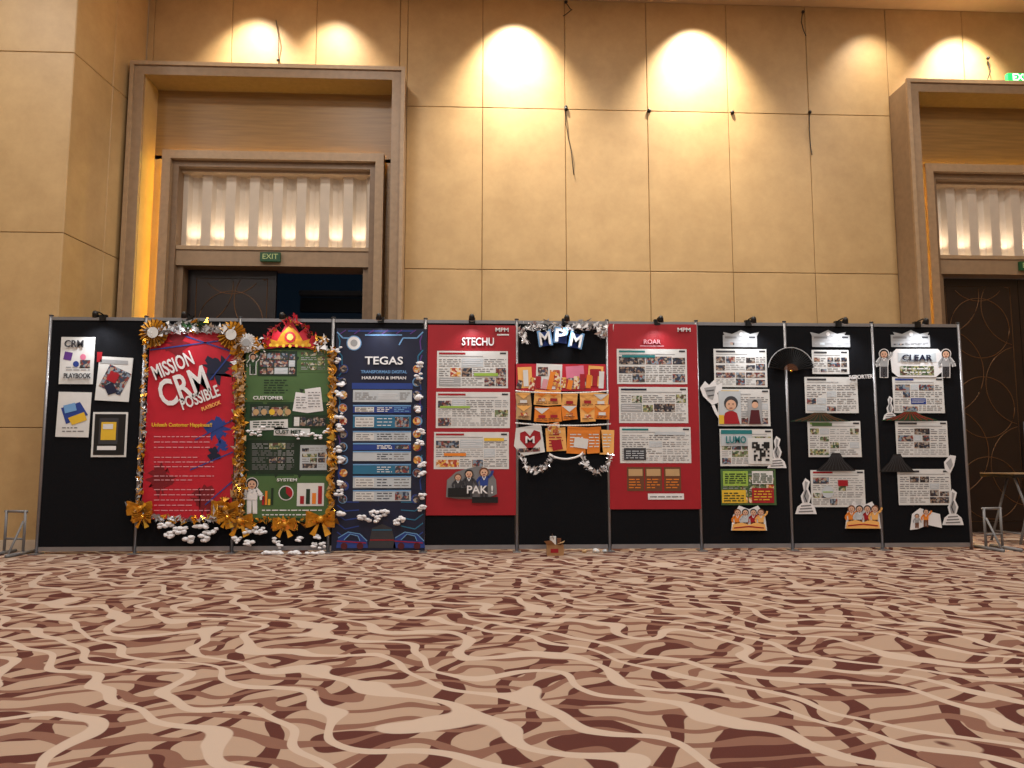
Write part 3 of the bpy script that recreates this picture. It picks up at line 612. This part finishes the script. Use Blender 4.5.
a=Art('monument_cutout'); a.poly([(700,388),(705,381),(709,385),(714,380),(717,385),(722,383),(722,390),(717,393),(720,402),(712,405),(707,400),(703,396)],'white',3); a.poly([(704,388),(716,386),(713,400),(708,398)],'lgrey',4); a.stroke([(706,391),(714,390)],1,'dgrey',5); a.stroke([(708,396),(714,395)],1,'dgrey',5); a.stroke([(713,405),(716,412),(720,418)],3,'white',3); a.done()
def crowd(nm,cx,cy,w,h):
    a=Art(nm); 
    a.poly([(cx-w/2,cy+h/2),(cx-w/2+2,cy-h*.1),(cx-w*.28,cy-h/2),(cx,cy-h*.35),(cx+w*.25,cy-h/2),(cx+w/2-2,cy-h*.1),(cx+w/2,cy+h/2)],'white',2)
    for k,s_ in enumerate((-.32,-.1,.12,.33)): a.figure(cx+w*s_,cy+h/2,h*.85,['orange','paper2','red','lorange'][k],'brown',['brown','black','dgrey','brown'][k],3+(k%2)*.7,outline=False)
    a.poly([(cx-w/2+1,cy+h/2),(cx-w/2+2,cy+h*.25),(cx-w*.2,cy+h*.18),(cx,cy+h*.27),(cx+w*.2,cy+h*.18),(cx+w/2-2,cy+h*.25),(cx+w/2-1,cy+h/2)],'lorange',8); a.stroke([(cx-w/2+3,cy+h*.4),(cx,cy+h*.34),(cx+w/2-3,cy+h*.4)],1.2,'red',9); a.done()
crowd('mascot_cutout',749,518,36,25); crowd('mascot_cutout',863,515,36,27)
a=column('reporter_sheets',[(812,335,850,347,'lgrey','grey',('photo_d','photo_b'),4,1,.5),(812,350,849,374,'paper','dgrey',('photo_a','photo_b','photo_d'),3,2,.7),
 (805,377,858,413,'paper','dgrey',('photo_b',),3,3,.12),(808,421,861,457,'paper','lime',('photo_c',),3,3,.25),(811,470,865,507,'paper','red',('photo_b','photo_c'),4,3,.2)])
a.rect(812,423,832,426,'lgreen',4); a.rect(838,480,848,486,'red',4); a.disc(828,492,6,'paper2',5); a.stroke([(823,492),(833,492)],1,'lime',6); a.T('REPORTER',861,377,24,4,'white',3,10); a.done()
a=column('journey_sheets',[(891,335,930,347,'lgrey','grey',('photo_d','photo_b'),4,1,.5),(893,377,944,413,'paper','blue',('photo_b',),4,3,.25),(896,421,948,457,'paper','dgrey',('photo_b','photo_d'),4,3,.15),(898,469,951,505,'paper','dgrey',('photo_d',),3,3,.25)])
a.done()
a=Art('name_board_cutout'); a.poly([(890,355),(896,349),(938,349),(944,355),(942,372),(936,377),(898,377),(892,372)],'white',4); a.rect(898,353,936,362,'paper2',5); a.T('CLEAR',917,358,30,6,'navy',0,9); a.rect(900,366,934,375,'photo_c',5); a.words(904,367,930,374,2,'white',6); a.done()
for x,sh,ar in ((884,'lgrey',1),(946,'lgrey',0)):
    a=Art('pointing_man_cutout'); a.figure(x,377,27,sh,'dgrey','black',5,arm=ar); a.done()
a=Art('monument_cutout'); a.statue(806,514,36); a.done()
a=Art('monument_cutout'); a.statue(953,525,36); a.done()
a=Art('monument_cutout'); a.statue(890,420,24); a.done()
a=Art('mascot_cutout'); a.poly([(910,530),(912,514),(920,508),(928,511),(940,514),(942,528),(928,525),(918,529)],'white',2); a.figure(926,527,18,'orange','brown','black',3,arm=1,outline=False); a.figure(917,528,14,'lgrey','brown','black',3,arm=0,outline=False); a.done()
def roof(nm,cx,cy,w,h,m,m2):
    a=Art(nm); a.poly([(cx-w/2,cy+h/2),(cx-w*.22,cy-h*.05),(cx-w*.1,cy-h/2),(cx+w*.1,cy-h/2),(cx+w*.22,cy-h*.05),(cx+w/2,cy+h/2)],m,10)
    for k in range(-4,5): a.stroke([(cx+k*w*.022,cy-h*.42),(cx+k*w*.05,cy),(cx+k*w*.1,cy+h*.45)],.6,m2,11)
    a.done()
roof('roof_cutout',820,417,62,9,'dgreen','brown'); roof('roof_cutout',910,416,58,9,'green','red'); roof('roof_cutout',836,462,40,18,'black','dgrey'); roof('roof_cutout',897,463,36,18,'black','dgrey')
a=Art('fish_cutout'); a.poly([(944,462),(950,455),(956,456),(954,466),(950,474),(945,470)],'white',3); a.poly([(946,463),(951,458),(953,465),(950,470)],'lgrey',4); a.done()
f=MB('folding_fan'); x,z=W(791,371,YP-.04); n=26
for k in range(n):
    t0=math.radians(8+164*k/n); t1=math.radians(8+164*(k+.5)/n); t2=math.radians(8+164*(k+1)/n)
    P=lambda t,q,dy:(x+q*1.0*math.cos(t),YP-.04+dy,z+q*math.sin(t))
    for A,B,d0,d1 in ((t0,t1,.01,-.01),(t1,t2,-.01,.01)): f.face([P(A,.08,d0*.3),P(B,.08,d1*.3),P(B,.26,d1),P(A,.26,d0)],'black')
    f.face([P(t0,0,-.004),P(t1,0,-.004),P(t1,.08,-.004),P(t0,.08,-.004)],'brown')
    f.face([P(t0,.255,-.012),P(t2,.255,-.012),P(t2,.265,-.012),P(t0,.265,-.012)],'lgrey')
f.tube([(x,YP-.06,z),(x,YP-.02,z)],.012,'gold'); f.done()
for px in (741,828,911):  # pale flat shapes painted as the white lamp glow at the panel tops
    a=Art('painted_lamp_glow'); a.poly([(px-16,336),(px-18,332),(px-9,334),(px,330),(px+9,334),(px+18,332),(px+16,336)],'lgrey',2); a.disc(px,334,2,'white',3,n=10); a.done()

# ---------------- things on the floor
b=MB('paper_bag'); x,_=W(555,552,7.9); y=7.9
b.box(x-.085,x+.085,y-.05,y+.05,0,.11,'cardboard')
b.face([(x-.085,y-.05,.11),(x-.12,y-.09,.15),(x-.05,y-.1,.16),(x,y-.05,.11)],'cardboard'); b.face([(x,y-.05,.11),(x+.08,y-.1,.14),(x+.1,y-.02,.15),(x+.085,y+.05,.11)],'tan')
b.box(x-.05,x+.01,y-.02,y+.03,.05,.19,'paper'); b.box(x+.02,x+.06,y-.03,y+.02,.05,.17,'brown'); b.tube([(x-.07,y,.1),(x-.03,y-.03,.22),(x+.0,y,.1)],.006,'brown')
b.box(x-.05,x+.03,y-.052,y-.05,.03,.07,'red'); b.done()
b=MB('crumpled_paper'); x,_=W(596,550,8.05); b.sphere((x,8.05,.025),.03,'paper',7,5,(1.3,1,.8),.25); b.sphere((x-.12,8.07,.02),.024,'tan',7,5,(1.2,1,.8),.25); b.sphere((x+.1,8.08,.02),.022,'paper2',7,5,(1.2,1,.8),.25); b.done()
def stand(nm,x,y,s):
    b=MB(nm); r=.014; m_='grey'
    b.tube([(x,y,0.03),(x,y,.45)],r,m_); b.tube([(x+s*.22,y+.05,.03),(x+s*.22,y+.05,.45)],r,m_)
    b.tube([(x-.02*s,y,.44),(x+s*.24,y+.06,.44)],r,m_); b.tube([(x,y,.16),(x+s*.22,y+.05,.16)],r*.8,m_)
    b.tube([(x,y-.28,.018),(x,y+.2,.018)],.018,m_); b.tube([(x+s*.22,y-.25,.018),(x+s*.22,y+.25,.018)],.018,m_)
    b.tube([(x,y-.25,.03),(x,y-.03,.34)],r*.8,m_); b.done()
stand('panel_support_frame',X0-.12,YP-.02,-1); stand('panel_support_frame',X10+.16,YP+.0,1)
b=MB('folding_table'); x,zt=W(996,472,8.9); y=8.9; zt=.82
b.box(x,x+1.3,y-.3,y+.3,zt-.012,zt,'table_top'); b.box(x,x+1.3,y-.3,y+.3,zt-.05,zt-.013,'lamp_black')
for xx in (x+.18,x+1.1):
    b.tube([(xx-.12,y-.25,0.0),(xx+.12,y-.22,zt-.04)],.014,'grey'); b.tube([(xx-.12,y+.25,0.0),(xx+.12,y+.22,zt-.04)],.014,'grey'); b.tube([(xx+.12,y-.25,0.0),(xx-.12,y-.22,zt-.04)],.014,'grey'); b.tube([(xx-.08,y-.24,.12),(xx-.08,y+.24,.12)],.01,'grey')
b.done()
def cable(pxs,y):
    b=MB('hanging_cable'); pts=[]
    P=[W(p[0],p[1],y) for p in pxs]
    for i in range(len(P)-1):
        for k in range(5):
            t=k/5; pts.append((P[i][0]*(1-t)+P[i+1][0]*t,y+.01*math.sin(i*5+k),P[i][1]*(1-t)+P[i+1][1]*t))
    pts.append((P[-1][0],y,P[-1][1])); b.tube(pts,.006,'lamp_black',6); b.sphere(pts[0],.024,'lamp_black'); b.done()
cable([(566,107),(566,125),(571,150),(574,175)],9.985); cable([(810,112),(809,130),(812,155)],9.985)
cable([(803,12),(801,22),(806,36)],9.95); cable([(566,2),(568,6),(572,10),(563,16)],9.95); cable([(988,58),(990,72),(986,86)],9.95); cable([(278,60),(279,42),(276,20)],9.97)

# ---------------- lights
def spot(x,y,z,tgt,en,size,bl=1,col=(1,.89,.73),soft=.06):
    d=bpy.data.lights.new('downlight','SPOT'); d.energy=en; d.spot_size=math.radians(size); d.spot_blend=bl; d.color=col; d.shadow_soft_size=soft
    o=bpy.data.objects.new('downlight_beam',d); scene.collection.objects.link(o); o.location=(x,y,z); o.rotation_euler=(Vector(tgt)-Vector((x,y,z))).to_track_quat('-Z','Y').to_euler(); return o
for px,en in ((256,520),(335,330),(515,1250),(694,1250),(868,200),(957,850)):
    x=W(px,20,YW)[0]
    fx=MB('recessed_downlight'); fx.tube([(x,9.45,H-.015),(x,9.45,H+.0)],.08,'white',16); f_=fx.done()
    o=spot(x,9.45,H-.03,(x,9.95,5.75),en,84); setpar(o,f_)
for ix in (-6,-2,2,6):  # unseen lamps added under the ceiling as general fill light
    for iy in (0,3.5,6.3):
        d=bpy.data.lights.new('added_fill_lamp','AREA'); d.shape='DISK'; d.size=.7; d.energy=84; d.color=(1,.96,.9)
        fx=MB('added_fill_lamp'); fx.tube([(ix,iy,H-.05),(ix,iy,H)],.38,'white',20); f_=fx.done()
        o=bpy.data.objects.new('added_fill_light',d); scene.collection.objects.link(o); o.location=(ix,iy,H-.07); setpar(o,f_)
w=bpy.data.worlds.new('world'); scene.world=w; w.use_nodes=True; bg=w.node_tree.nodes['Background']; bg.inputs[0].default_value=(1,.95,.9,1); bg.inputs[1].default_value=.38
